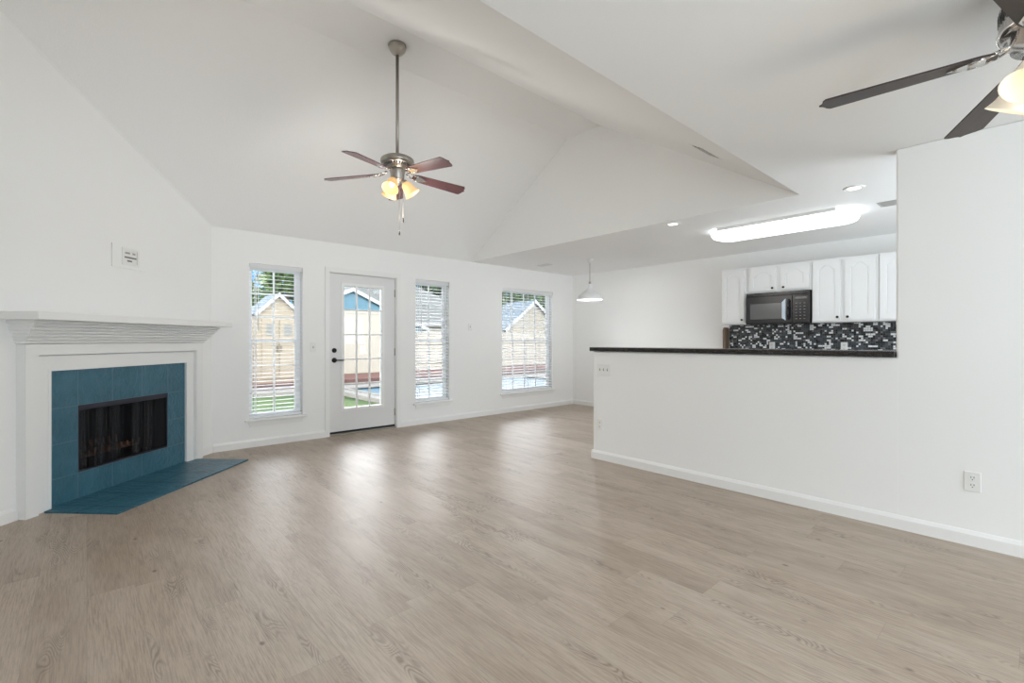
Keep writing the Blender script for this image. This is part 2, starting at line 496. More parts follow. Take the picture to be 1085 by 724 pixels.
mb = MB()
mb.holed(XL - .2, XW + .12, 0, H, [(-.35, 1.45, .2, 2.2), (1.85, 3.65, .2, 2.2)], Matrix.Translation((0, YR - .14, 0)), .14, M['wall'])
struct(mb.build('wall_rear'), 'white wall with two openings')

mb = MB(); mb.box((XW, YR, 0), (XW + .12, .62, H), M['wall'], .012)
struct(mb.build('wall_right'), 'white full height wall at the right of the half wall')
mb = MB(); mb.box((XW, .60, 0), (XW + .12, 3.072, 1.10), M['wall'], .01)
struct(mb.build('wall_half'), 'white half wall under the dark bar top')
mb = MB(); mb.box((XK, -1.1, 0), (XK + .14, YB + .1, H + .05), M['wall'])
struct(mb.build('wall_kitchen'), 'white kitchen wall behind the cabinets')
mb = MB(); mb.holed(XW, XK, 0, H, [(4.5, 6.3, .9, 2.1)], Matrix.Translation((0, -1.1 - .12, 0)), .12, M['wall'])
struct(mb.build('wall_kitchen_end'), 'white end wall of the kitchen')

mb = MB()
mb.prism([(XG, YB + .1, H + .0005), (XG, Y3 - .0, H + .0005), (XG, Y2, ZT + .06), (XG, Y1, ZT + .06), (XG, YB, H + .06)], (.12, 0, 0), M['wall'])
struct(mb.build('wall_gable'), 'white gable wall above the kitchen opening')

mb = MB()
prof = [(YB + .16, H - .103), (YB, H), (Y1, ZT), (Y2, ZT), (Y3, H), (Y3, H + .13), (Y2 - .02, ZT + .16), (Y1 + .02, ZT + .16), (YB + .16, H + .08)]
mb.prism([(XL - .5, y, z) for y, z in prof], (XG - XL + .5, 0, 0), M['popcorn'])
struct(mb.build('ceiling_vault'), 'white textured vaulted ceiling with two slopes and a narrow flat ridge')

mb = MB()
pts = [(XL - .2, YR - .14), (XK + .14, YR - .14), (XK + .14, YB + .16), (XG + .004, YB + .16), (XG + .004, Y3), (XL - .2, Y3)]
mb.prism([(x, y, H) for x, y in pts], (0, 0, .12), M['ceil'])
struct(mb.build('ceiling'), 'smooth white flat ceiling over the front of the room and the kitchen')

mb = MB(); mb.box((XL - 1.5, YR - 4.2, 2.46), (XW + 2.5, YR - .15, 2.6), M['ceil']); struct(mb.build('roof'), 'porch roof behind the room')  # added, unseen: keeps direct sun out of the rear openings
# baseboards
def base_prof(h=.088, t=.015): return [(0, 0), (t, 0), (t, h - .022), (t * .55, h - .008), (t * .3, h), (0, h)]
def baseboard(name, label, a, b, nrm):
    a, b, nrm = Vector(a), Vector(b), Vector(nrm)
    mb = MB(); mb.prism([a + nrm * o + Vector((0, 0, z)) for o, z in base_prof()], b - a, M['trim'])
    return struct(mb.build(name), label)
baseboard('baseboard_back', 'white baseboard between the corner and the door', (AX + .012, YB, 0), (2.21, YB, 0), (0, -1, 0))
baseboard('baseboard_windows', 'white baseboard under the windows right of the door', (3.25, YB, 0), (XK - .016, YB, 0), (0, -1, 0))
baseboard('baseboard_kitchen', 'white baseboard on the kitchen wall', (XK, YB, 0), (XK, 3.02, 0), (-1, 0, 0))
baseboard('baseboard_right', 'white baseboard along the half wall and right wall', (XW, 3.087, 0), (XW, YR, 0), (-1, 0, 0))
baseboard('baseboard_end', 'white baseboard at the end of the half wall', (XW - .015, 3.072, 0), (XW + .12, 3.072, 0), (0, 1, 0))
fd = Vector((-c45, -c45, 0)); fn = Vector((c45, -c45, 0)); FA = Vector((AX, YB, 0))
baseboard('baseboard_fireplace', 'short white baseboard between fireplace and corner', FA + fd * .006, FA + fd * .223, fn)
baseboard('baseboard_left', 'short white baseboard left of the fireplace', FA + fd * 1.917, FA + fd * (S_END - .01), fn)

# ------------------------------------------------------------------ windows and blinds
def window(idx, w, cols, label):
    x0, x1, z0, z1 = w
    e = bpy.data.objects.new('window_%d' % idx, None); COL.objects.link(e); e.location = (x0, YB, z0); struct(e, label)
    W, Hh = x1 - x0, z1 - z0
    # frame set at the outer half of the reveal
    mb = MB(); mb.holed(0, W, 0, Hh, [(.028, W - .028, .03, Hh - .028)], Matrix.Translation((0, .095, 0)), .06, M['vinyl'])
    mb.build('window_frame', parent=e)
    mid = Hh * .5
    for nm, a, b, y in (('upper_sash', mid - .018, Hh - .028, .118), ('lower_sash', .03, mid + .018, .100)):
        a1, b1 = a + .032, b - .032
        mb = MB(); mb.holed(.028, W - .028, a, b, [(.055, W - .055, a1, b1)], Matrix.Translation((0, y, 0)), .018, M['vinyl'])
        s = mb.build(nm, parent=e)
        mb = MB()
        for i in range(1, cols):
            cx = .055 + (W - .11) * i / cols
            mb.box((cx - .009, y + .002, a1), (cx + .009, y + .016, b1), M['vinyl'])
        for j in range(1, 3):
            cz = a1 + (b1 - a1) * j / 3
            mb.box((.055, y + .003, cz - .009), (W - .055, y + .015, cz + .009), M['vinyl'])
        mb.build('muntins', parent=s)
        mb = MB(); mb.box((.05, y + .007, a1 - .004), (W - .05, y + .011, b1 + .004), M['glass']); mb.build('glass_pane', parent=s)
    # stool and apron
    mb = MB(); mb.box((-.045, -.035, -.028), (W + .045, .10, -.002), M['trim'], .006); mb.build('window_sill', parent=e)
    mb = MB(); mb.prism([(-.01, -.014, -.03), (W + .01, -.014, -.03), (W - .004, -.010, -.085), (.004, -.010, -.085)], (0, .016, 0), M['trim']); mb.build('apron', parent=e)
    return e
LAB = ['tall narrow window left of the door', 'narrow window right of the door', 'wide window nearest the kitchen']
for i, w in enumerate(WIN): window(i + 1, w, (2, 2, 4)[i], LAB[i])

def blind(w, label, tilt, cords):
    x0, x1, z0, z1 = w; W, Hh = x1 - x0 - .012, z1 - z0
    t = thing('window_blind', label, 'blind', (x0 + .006, YB + .045, z0), group=None)
    mb = MB(); mb.box((0, -.028, Hh - .042), (W, .028, Hh - .002), M['slat'], .004); mb.build('headrail', parent=t)
    mb = MB(); mb.box((0, -.034, Hh - .050), (W, -.028, Hh - .001), M['slat'], .002); mb.build('valance', parent=t)
    mb = MB(); z = .055
    while z < Hh - .06:
        T = Matrix.Translation((0, 0, z)) @ Matrix.Rotation(R(tilt), 4, 'X')
        pr = [(0, -.025, 0), (0, -.012, .0025), (0, .012, .0025), (0, .025, 0), (0, .025, .0022), (0, .012, .0047), (0, -.012, .0047), (0, -.025, .0022)]
        mb.prism(pr, (W, 0, 0), M['slat'], T)
        z += .0455
    mb.build('slats', parent=t)
    mb = MB(); mb.box((0, -.025, .004), (W, .025, .030), M['slat'], .004); mb.build('bottom_rail', parent=t)
    for cx in cords:
        mb = MB()
        for y in (-.027, .027): mb.box((cx * W - .003, y - .0015, .02), (cx * W + .003, y + .0015, Hh - .05), M['slat'])
        mb.build('ladder_tape', parent=t)
    mb = MB(); mb.tube([(W * .155, -.04, Hh - .07), (W * .155, -.041, Hh * .6)], .005, M['slat'], 8)
    mb.lathe([(.003, 0), (.008, .01), (.008, .05), (.004, .06)], M['slat'], Matrix.Translation((W * .155, -.041, Hh * .6 - .055)), 8)
    mb.build('tilt_wand', parent=t)
    return t
blind(WIN[0], 'open white slat blind in the narrow window left of the door', 2, (.12, .88))
blind(WIN[1], 'white slat blind with tilted slats in the window right of the door', 15, (.12, .88))
blind(WIN[2], 'wide white slat blind in the window nearest the kitchen', 14, (.08, .5, .92))

# ------------------------------------------------------------------ glazed door
de = bpy.data.objects.new('door_1', None); COL.objects.link(de); de.location = (DOOR[0], YB, 0)
struct(de, 'white exterior door with fifteen panes and black hardware')
DW = DOOR[1] - DOOR[0]
mb = MB()
for pts in ([(-.055, 0), (0, 0), (0, 2.075), (-.055, 2.13)], [(DW, 0), (DW + .055, 0), (DW + .055, 2.13), (DW, 2.075)], [(-.055, 2.13), (0, 2.075), (DW, 2.075), (DW + .055, 2.13)]):
    mb.prism([(u, 0, z) for u, z in pts], (0, -.016, 0), M['trim'])
for a, b in (((0, 0, 0), (.008, .16, 2.075)), ((DW - .008, 0, 0), (DW, .16, 2.075)), ((.008, 0, 2.067), (DW - .008, .16, 2.075))):
    mb.box(a, b, M['trim'])
mb.build('door_casing', parent=de)
G = (.19, .735, .325, 1.925)
mb = MB(); mb.holed(.012, DW - .012, .045, 2.062, [G], Matrix.Translation((0, .03, 0)), .044, M['door'])
slab = mb.build('door_slab', parent=de)
mb = MB()
mb.holed(G[0] - .025, G[1] + .025, G[2] - .025, G[3] + .025, [(G[0] + .012, G[1] - .012, G[2] + .012, G[3] - .012)], Matrix.Translation((0, .022, 0)), .06, M['trim'])
mb.build('glazing_frame', parent=slab)
gw = (G[1] - G[0]) / 3; gh = (G[3] - G[2]) / 5
mb = MB()
for i in (1, 2): mb.box((G[0] + gw * i - .011, .026, G[2]), (G[0] + gw * i + .011, .046, G[3]), M['trim'], .003)
for j in range(1, 5): mb.box((G[0], .028, G[2] + gh * j - .0095), (G[1], .044, G[2] + gh * j + .0095), M['trim'], .003)
mb.build('muntins', parent=slab)
mb = MB(); mb.box((G[0], .050, G[2]), (G[1], .056, G[3]), M['glass']); mb.build('glass_pane', parent=slab)
mb = MB(); mb.lathe([(.030, 0), (.030, .008), (.022, .016), (0, .018)], M['black_metal'], Matrix.Translation((.075, .03, 1.082)) @ Matrix.Rotation(R(90), 4, 'X'), 24)
mb.box((.069, .004, 1.066), (.081, .014, 1.098), M['black_metal'], .003); mb.build('deadbolt', parent=slab)
mb = MB(); Tk = Matrix.Translation((.075, .03, .957)) @ Matrix.Rotation(R(90), 4, 'X')
mb.lathe([(.032, 0), (.032, .008), (.014, .014), (.012, .045), (0, .046)], M['black_metal'], Tk, 24)
mb.tube([(.075, -.010, .957), (.12, -.014, .957), (.185, -.008, .955)], .0085, M['black_metal'], 12)
mb.build('lever_handle', parent=slab)
for z in (.22, 1.05, 1.86):
    mb = MB(); mb.lathe([(.007, 0), (.007, .1)], M['nickel'], Matrix.Translation((DW - .007, .022, z - .05)), 10)
    mb.box((DW - .018, .026, z - .05), (DW - .004, .031, z + .05), M['nickel']); mb.build('hinge', parent=slab)
mb = MB(); mb.box((.012, .026, .022), (DW - .012, .076, .046), M['dark']); mb.build('door_sweep', parent=slab)
mb = MB(); mb.box((.0, .0, .0), (DW, .16, .02), M['nickel'], .004); mb.build('threshold', parent=de)

# ------------------------------------------------------------------ fireplace (local frame: x along wall, y into the room)
FROT = math.atan2(fd.y, fd.x)
# the local frame is left-handed, so geometry is written in wall space and mapped by FW
CS = 1.07
class FB(MB):
    """shapes given in wall coordinates: s, off the wall, z"""
def frame_bands(mb, half, z, half_in, z_in, off, m):
    """an inverted U of two legs and a head, mitred, standing off the wall"""
    L = [[(CS + half, 0), (CS + half_in, 0), (CS + half_in, z_in), (CS + half, z)],
         [(CS - half_in, 0), (CS - half, 0), (CS - half, z), (CS - half_in, z_in)],
         [(CS + half, z), (CS + half_in, z_in), (CS - half_in, z_in), (CS - half, z)]]
    for p in L: mb.prism([FW @ Vector((s, 0, zz)) for s, zz in p], (FW.to_3x3() @ Vector((0, off, 0))), m)
def in_wall(o):
    """store the mesh in wall coordinates so that materials follow the wall"""
    Mi = FWR.inverted(); o.data.transform(Mi); o.matrix_world = FWR; return o
FWR = Matrix(((-c45, -c45, 0, AX), (-c45, c45, 0, YB), (0, 0, 1, 0), (0, 0, 0, 1)))   # right-handed: y points into the wall

mt = thing('fireplace_mantel', 'white wooden mantel with reeded moulding around the teal tile fireplace', 'mantel', FA + fd * CS)
def under(o, t):
    o.parent = t; o.matrix_parent_inverse = Matrix.Translation(-Vector(t.location)) ; return o
mb = MB(); frame_bands(mb, .845, 1.182, .759, 1.106, .066, M['trim']); under(mb.build('outer_frame'), mt)
mb = MB(); frame_bands(mb, .754, 1.101, .655, .993, .038, M['trim']); under(mb.build('inner_frame'), mt)
mb = MB(); frame_bands(mb, .668, 1.006, .652, .990, .042, M['trim']); under(mb.build('bead'), mt)
# crown moulding: reeds stepping outwards, returned at both ends
mb = MB(); prof = []
NR = 7
for i in range(NR):
    z0 = 1.185 + .160 * i / NR; z1 = 1.185 + .160 * (i + 1) / NR
    o = .078 + .125 * (i / (NR - 1))
    prof += [(o - .006, z0), (o - .001, z0 + .003), (o + .004, (z0 + z1) / 2), (o - .001, z1 - .003), (o - .005, z1)]
rings = []
for o, z in prof:
    ext = (o - .055) * .42
    rings.append([FW @ Vector(p) for p in ((CS + .845 + ext, 0, z), (CS + .845 + ext, o, z), (CS - .845 - ext, o, z), (CS - .845 - ext, 0, z))])
vs = [p for r in rings for p in r]; fs = []
for i in range(len(rings) - 1):
    for k in range(3): fs.append((i * 4 + k, i * 4 + k + 1, i * 4 + 5 + k, i * 4 + 4 + k))
    fs.append((i * 4 + 3, i * 4, i * 4 + 4, i * 4 + 7))
fs.append((0, 1, 2, 3)); q = (len(rings) - 1) * 4; fs.append((q, q + 1, q + 2, q + 3))
mb.faces(vs, fs, M['trim']); under(mb.build('crown_moulding'), mt)
mb = MB(); mb.box((CS - .97, .0, 1.345), (CS + .97, .30, 1.398), M['trim'], .004, FW); under(mb.build('mantel_shelf'), mt)

ft = thing('fireplace', 'black metal firebox set in teal blue tile', 'fireplace', FA + fd * CS)
mb = MB(); mb.holed(CS - .650, CS + .650, .0, .988, [(.633, 1.507, .205, .715)], TF @ Matrix.Translation((0, -.022, 0)), .022, M['tile_face'])
o = mb.build('tile_facing'); in_wall(o); o.parent = ft; o.matrix_parent_inverse = Matrix.Translation(-Vector(ft.location))
mb = MB()
def fq(p, m=M['firebox']): mb.faces([FW @ Vector(v) for v in p], [(0, 1, 2, 3)], m)
a, b, z0, z1, dp = .633, 1.507, .205, .715, -.46
ai, bi = .76, 1.38
fq([(a, -.001, z0), (b, -.001, z0), (bi, dp, z0), (ai, dp, z0)]); fq([(a, -.001, z1), (b, -.001, z1), (bi, dp, z1), (ai, dp, z1)])
fq([(a, -.001, z0), (a, -.001, z1), (ai, dp, z1), (ai, dp, z0)]); fq([(b, -.001, z0), (b, -.001, z1), (bi, dp, z1), (bi, dp, z0)])
fq([(ai, dp, z0), (bi, dp, z0), (bi, dp, z1), (ai, dp, z1)])
under(mb.build('firebox'), ft)
mb = MB(); mb.holed(.633, 1.507, .205, .715, [(.645, 1.495, .217, .68)], TF @ Matrix.Translation((0, -.018, 0)), .012, M['lintel']); under(mb.build('metal_frame'), ft)
mb = MB(); mb.box((.64, -.03, .672), (1.50, .016, .692), M['lintel'], .004, FW); under(mb.build('curtain_rail'), ft)
def curtain(s0, s1, nf):
    mb = MB(); K = nf * 8; top = []; bot = []
    for i in range(K + 1):
        t = i / K; s = s0 + (s1 - s0) * t; y = -.03 + .012 * math.sin(t * nf * 2 * PI)
        top.append(FW @ Vector((s, y, .685))); bot.append(FW @ Vector((s + .01 * math.sin(i), y * 1.1, .212)))
    mb.faces(top + bot, [(i, i + 1, K + 2 + i, K + 1 + i) for i in range(K)], M['mesh'], True)
    return under(mb.build('mesh_curtain'), ft)
curtain(.72, .98, 7); curtain(1.06, 1.49, 11)

gt = thing('fire_grate', 'rusty iron grate inside the firebox', 'grate', FA + fd * CS - fn * .2 + Vector((0, 0, .205)))
for k in range(9):
    s = CS - .24 + .06 * k
    mb = MB(); mb.tube([FW @ Vector(p) for p in ((s, -.09, .33), (s, -.10, .285), (s, -.30, .285), (s, -.32, .36))], .009, M['grate'], 8); under(mb.build('grate_bar'), gt)
for y in (-.13, -.28):
    mb = MB(); mb.tube([FW @ Vector((CS - .28, y, .276)), FW @ Vector((CS + .28, y, .276))], .009, M['grate'], 8); under(mb.build('cross_bar'), gt)
for s in (CS - .24, CS + .24):
    for y in (-.13, -.28):
        mb = MB(); mb.tube([FW @ Vector((s, y, .276)), FW @ Vector((s, y, .206))], .009, M['grate'], 8); under(mb.build('leg'), gt)

mb = MB(); mb.prism([(.30, .057, 0), (.30, .595, 0), (1.785, .595, 0), (1.785, .057, 0), (1.722, .057, 0), (1.722, .0235, 0), (.418, .0235, 0), (.418, .057, 0)], (0, 0, .012), M['tile_hearth'], FW)
ho = mb.build('hearth'); ho.data.transform(FW.inverted())
ho.matrix_world = FW
# keep the object transform right-handed: mirror the local y axis back into the mesh
ho.data.transform(Matrix.Diagonal((1, -1, 1, 1))); ho.matrix_world = FWR
mb2 = None
tag(ho, 'teal blue tiled hearth slab on the floor before the fireplace', 'hearth')

# wall panel above the mantel
wt = thing('wall_panel', 'white cover panel with a small recessed box on the wall over the mantel', 'panel', FA + fd * 1.03 + Vector((0, 0, 1.82)))
mb = MB(); mb.holed(.866, 1.205, 1.82, 2.015, [(.955, 1.10, 1.862, 1.985)], TF @ Matrix.Translation((0, -.010, 0)), .009, M['wall']); under(mb.build('cover_plate'), wt)
mb = MB(); mb.holed(.943, 1.112, 1.850, 1.997, [(.962, 1.093, 1.869, 1.978)], TF @ Matrix.Translation((0, -.014, 0)), .005, M['white_plastic']); under(mb.build('box_rim'), wt)
mb = MB(); mb.box((.956, .001, 1.863), (1.099, .004, 1.984), M['white_plastic'], 0, FW)
mb.box((.966, .004, 1.912), (1.088, .007, 1.924), M['grey_slot'], 0, FW)
mb.box((1.01, .004, 1.883), (1.055, .007, 1.895), M['grey_slot'], 0, FW)
mb.box((1.03, .004, 1.945), (1.08, .008, 1.965), M['nickel'], .002, FW); mb.box((.975, .004, 1.945), (1.01, .008, 1.965), M['nickel'], .002, FW)
under(mb.build('recessed_box'), wt)

# ------------------------------------------------------------------ bar top
mb = MB(); mb.box((XW - .03, .622, 1.101), (XW + .38, 3.098, 1.139), M['granite'], .004)
tag(mb.build('bar_countertop'), 'dark granite bar top along the half wall', 'countertop')

# ------------------------------------------------------------------ kitchen
XC = 6.60
def arch_pts(y0, y1, z0, z1, rise, n=14):
    """cathedral outline, counter-clockwise from lower left; y grows leftwards in the picture"""
    pts = [(y0, z0), (y1, z0)]
    w = y1 - y0; sh = w * .12
    zs = z1 - rise
    pts.append((y1, zs))
    for i in range(n + 1):
        t = i / n; y = y1 - sh - (w - 2 * sh) * t
        pts.append((y, zs + rise * math.sin(PI * t) ** .8))
    pts.append((y0, zs))
    return pts
def cab_door(parent, y0, y1, z0, z1, knob):
    w = y1 - y0; rail = min(.055, w * .2)
    mb = MB(); mb.box((XC - .014, y0, z0), (XC - .001, y1, z1), M['cabinet'], .002)
    inner = arch_pts(y0 + rail, y1 - rail, z0 + rail, z1 - rail * .8, min(.06, w * .18))
    # raised frame around the arch
    cy, cz = (y0 + y1) / 2, (z0 + z1) / 2
    outer = []
    for i, (y, z) in enumerate(inner):
        if i == 0: outer.append((y0, z0))
        elif i == 1: outer.append((y1, z0))
        elif i == 2: outer.append((y1, z))
        elif i == len(inner) - 1: outer.append((y0, z))
        else:
            t = (i - 3) / (len(inner) - 5); outer.append((y1 + (y0 - y1) * t, z1))
    n = len(inner)
    vs = [(XC - .024, y, z) for y, z in outer] + [(XC - .024, y, z) for y, z in inner] + [(XC - .013, y, z) for y, z in outer] + [(XC - .013, y + (.004 if y < cy else -.004), z) for y, z in inner]
    fs = []
    for i in range(n):
        j = (i + 1) % n
        fs += [(i, j, n + j, n + i), (n + i, n + j, 3 * n + j, 3 * n + i), (i, 2 * n + i, 2 * n + j, j)]
    mb.faces(vs, fs, M['cabinet'])
    p2 = arch_pts(y0 + rail + .018, y1 - rail - .018, z0 + rail + .018, z1 - rail * .8 - .018, min(.055, w * .16))
    mb.prism([(XC - .0135, y, z) for y, z in p2], (-.007, 0, 0), M['cabinet'])
    d = mb.build('door', parent=parent)
    mb = MB(); mb.lathe([(.006, 0), (.006, .012), (.014, .018), (.015, .024), (.009, .03), (0, .031)], M['bronze'], Matrix.Translation((XC - .024, knob[0], knob[1])) @ Matrix.Rotation(-R(90), 4, 'Y'), 16)
    mb.build('knob', parent=d)
def cabinet(label, y0, y1, z0, z1, doors):
    t = thing('wall_cabinet', label, 'cabinet', (0, 0, 0), group='white wall cabinets')
    mb = MB(); mb.box((XC, y0 + .001, z0), (XK - .001, y1 - .001, z1), M['cabinet'], .002); mb.build('carcass', parent=t)
    for d in doors: cab_door(t, *d)
    return t
ZC0, ZC1 = 1.425, 2.183
def ypx(u, x=XC - .02):
    k = (u - 542.5) / 502; s, c = math.sin(R(41.9)), math.cos(R(41.9))
    return x * (c - k * s) / (s + k * c)
# door edges, in metres along the kitchen wall (from the measured door positions)
yA = 2.968; yB = 2.630; yC = 1.863; yD = 1.205; yE = .35
cabinet('tall single door wall cabinet at the far end left of the microwave', yB, yA, ZC0, ZC1, [(2.655, 2.955, ZC0 + .02, ZC1 - .03, (2.68, ZC0 + .06))])
cabinet('short two door wall cabinet above the microwave', yC, yB, 1.832, ZC1, [(2.262, 2.592, 1.855, ZC1 - .03, (2.30, 1.885)), (1.888, 2.205, 1.855, ZC1 - .03, (2.17, 1.885))])
cabinet('tall two door wall cabinet just right of the microwave', yD, yC, ZC0, ZC1, [(1.562, 1.845, ZC0 + .02, ZC1 - .03, (1.59, ZC0 + .06)), (1.238, 1.520, ZC0 + .02, ZC1 - .03, (1.49, ZC0 + .06))])
cabinet('wall cabinet partly cut off by the white wall edge', yE, yD, ZC0, ZC1, [(.80, 1.190, ZC0 + .02, ZC1 - .03, (.83, ZC0 + .06)), (.38, .77, ZC0 + .02, ZC1 - .03, (.74, ZC0 + .06))])

mw = thing('microwave', 'black over the range microwave with a grey window', 'microwave', (6.73, 2.247, 1.418))
mwp = Matrix.Translation((-6.73, -2.247, -1.418))
def mpart(mb, name, parent=mw):
    o = mb.build(name)
    o.data.transform(mwp); o.parent = parent; return o
m0, m1 = 1.872, 2.622
mb = MB(); mb.box((6.555, m0, 1.418), (XK - .002, m1, 1.829), M['microwave'], .004); mpart(mb, 'body')
mb = MB(); mb.box((6.535, m0 + .19, 1.43), (6.555, m1 - .002, 1.775), M['microwave'], .004); dr = mpart(mb, 'door')
mb = MB(); mb.box((6.532, m0 + .265, 1.485), (6.536, m1 - .06, 1.685), M['microwave_glass'], .001); mpart(mb, 'window', dr)
mb = MB(); pts = []
mb.tube([(6.534, m0 + .225, 1.48), (6.503, m0 + .225, 1.50), (6.497, m0 + .225, 1.60), (6.503, m0 + .225, 1.70), (6.534, m0 + .225, 1.72)], .011, M['microwave'], 10); mpart(mb, 'handle', dr)
mb = MB(); mb.prism([(6.5315, m0 + .262, 1.462), (6.5315, m0 + .305, 1.492), (6.5315, m0 + .305, 1.69), (6.5315, m0 + .262, 1.735)], (-.003, 0, 0), M['sticker'])  # reflection of the blinds, drawn as a pale strip on the door
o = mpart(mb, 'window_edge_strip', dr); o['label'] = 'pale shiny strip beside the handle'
mb = MB(); mb.box((6.538, m0 + .004, 1.43), (6.555, m0 + .186, 1.775), M['microwave'], .003); cp = mpart(mb, 'control_panel')
mb = MB(); mb.box((6.5365, m0 + .03, 1.725), (6.5385, m0 + .16, 1.75), M['microwave_glass']); mpart(mb, 'display', cp)
for i in range(3):
    for j in range(6):
        mb = MB(); mb.box((6.5368, m0 + .045 + i * .045, 1.475 + j * .038), (6.5384, m0 + .063 + i * .045, 1.483 + j * .038), M['keys']); mpart(mb, 'key', cp)
mb = MB()
for k in range(14): mb.box((6.548, m0 + .03 + k * .05, 1.792), (6.556, m0 + .065 + k * .05, 1.797), M['dark'])
mb.box((6.545, m0 + .01, 1.782), (6.556, m1 - .01, 1.786), M['dark']); mpart(mb, 'vent_slots')

mb = MB(); mb.box((XK - .010, .3, .921), (XK - .0005, 2.992, 1.424), M['mosaic'])
tag(mb.build('tile_backsplash'), 'black grey and white mosaic backsplash under the wall cabinets', 'backsplash')
bt = thing('base_cabinet', 'white base cabinet run hidden behind the bar', 'cabinet', (6.6, 1.6, 0))
mb = MB(); mb.box((6.33, .3, .1), (XK - .002, 3.0, .88), M['cabinet'], .003); o = mb.build('carcass'); o.data.transform(Matrix.Translation((-6.6, -1.6, 0))); o.parent = bt
mb = MB(); mb.box((6.39, .3, 0), (XK - .002, 3.0, .1), M['dark']); o = mb.build('toe_kick'); o.data.transform(Matrix.Translation((-6.6, -1.6, 0))); o.parent = bt
mb = MB(); mb.box((6.29, .28, .881), (XK - .002, 3.05, .92), M['granite'], .004)
tag(mb.build('kitchen_countertop'), 'dark granite counter below the mosaic backsplash', 'countertop')
mb = MB()
pr = [(0, .0, 0), (0, .035, 0), (0, .036, .43), (0, .027, .465), (0, .0175, .475), (0, .008, .465), (0, -.001, .43)]
mb.prism(pr, (-.13, 0, 0), M['board_wood'])
tag(mb.build('wooden_board', loc=(XK - .004, 3.0, .921)), 'brown wooden board on edge at the left end of the mosaic backsplash', 'board')

# ------------------------------------------------------------------ outlets and switches (local: face looks along -Y, x across, z up)
def outlet(label, T, group='wall outlets'):
    t = thing('wall_outlet', label, 'outlet', group=group); t.matrix_world = T
    mb = MB(); mb.box((-.036, -.007, -.058), (.036, 0, .058), M['white_plastic'], .003); mb.build('cover_plate', parent=t)
    for z in (.022, -.022):
        mb = MB(); mb.lathe([(.0175, 0), (.0175, .0015)], M['white_plastic'], Matrix.Translation((0, -.007, z)) @ Matrix.Rotation(R(90), 4, 'X'), 20)
        r = mb.build('receptacle', parent=t)
        mb = MB()
        for x in (-.0065, .0065): mb.box((x - .0016, -.0092, z - .001), (x + .0016, -.0082, z + .009), M['grey_slot'])
        mb.lathe([(.0032, 0), (.0032, .001)], M['grey_slot'], Matrix.Translation((0, -.0083, z - .009)) @ Matrix.Rotation(R(90), 4, 'X'), 10)
        mb.build('slots', parent=r)
    return t
def switch(label, T, n):
    t = thing('light_switch', label, 'switch'); t.matrix_world = T
    w = .036 + .023 * (n - 1)
    mb = MB(); mb.box((-w, -.007, -.058), (w, 0, .058), M['white_plastic'], .003); mb.build('cover_plate', parent=t)
    for i in range(n):
        x = (i - (n - 1) / 2) * .046
        mb = MB(); mb.box((x - .005, -.0072, -.012), (x + .005, -.0068, .012), M['grey_slot'])
        mb.box((x - .004, -.018, .0), (x + .004, -.006, .008), M['white_plastic'], .001); mb.build('toggle', parent=t)
    return t
RW = Matrix.Rotation(-R(90), 4, 'Z')      # faces -X
outlet('white outlet low on the right wall just above the long baseboard', Matrix.Translation((XW, .265, .378)) @ RW)
outlet('white outlet low on the half wall end under the triple switch', Matrix.Translation((XW, 2.982, .357)) @ RW)
outlet('white outlet on the mosaic backsplash below the far tall cabinet', Matrix.Translation((XK - .0105, 2.42, 1.13)) @ RW)
outlet('white outlet on the mosaic backsplash right of the microwave', Matrix.Translation((XK - .0105, 1.60, 1.13)) @ RW)
switch('white triple switch plate at the end of the half wall', Matrix.Translation((XW, 2.935, .914)) @ RW, 3)
switch('white single switch on the back wall left of the door', Matrix.Translation((2.065, YB, 1.126)), 1)
switch('white single switch on the back wall between the two right windows', Matrix.Translation((4.46, YB, 1.42)), 1)

# ------------------------------------------------------------------ ceiling fixtures
def can(label, x, y):
    t = thing('recessed_light', label, 'downlight', (x, y, H), group='recessed ceiling lights')
    mb = MB(); mb.lathe([(.048, -.004), (.050, -.008), (.072, -.006), (.075, 0)], M['white_plastic'], None, 28, False); mb.build('trim_ring', parent=t)
    mb = MB(); mb.lathe([(0, -.006), (.049, -.006), (.049, -.001), (0, -.001)], M['can_glow'], None, 28, False); mb.build('lens', parent=t)
can('small round downlight by the foot of the gable wall', 4.60, 2.585)
can('small round downlight next to the ceiling vent', 4.60, 1.0)

# fluorescent fixture
lt = thing('fluorescent_light', 'long glowing fluorescent ceiling light in the kitchen', 'ceiling light', (5.38, 1.82, H))
def stadium(w, l, n=10, p=.75):
    """rounded-end outline: straight sides along y, bowed ends"""
    pts = []
    for sgn in (1, -1):
        for i in range(n + 1):
            t = -PI / 2 + PI * i / n
            pts.append((sgn * -math.sin(t) * w / 2, sgn * (l / 2 - w * .28 + w * .28 * math.cos(t))))
    return pts
mb = MB(); rings = []
for s, z in ((1.0, -.004), (1.0, -.03), (.985, -.055), (.93, -.078), (.80, -.09)):
    rings.append([(x * s, y * (1 - (1 - s) * .35), z) for x, y in stadium(.43, 1.38)])
n = len(rings[0]); vs = [p for r in rings for p in r]; fs = []
for i in range(len(rings) - 1):
    for k in range(n): fs.append((i * n + k, i * n + (k + 1) % n, (i + 1) * n + (k + 1) % n, (i + 1) * n + k))
fs += [tuple(range(n)), tuple(range((len(rings) - 1) * n, len(rings) * n))]
mb.faces(vs, fs, M['fluoro'], False); mb.build('diffuser', parent=lt)
for sx in (-.225, .212):
    mb = MB(); mb.box((sx, -.56, -.03), (sx + .013, .56, 0), M['trim'], .003); mb.build('side_rail', parent=lt)

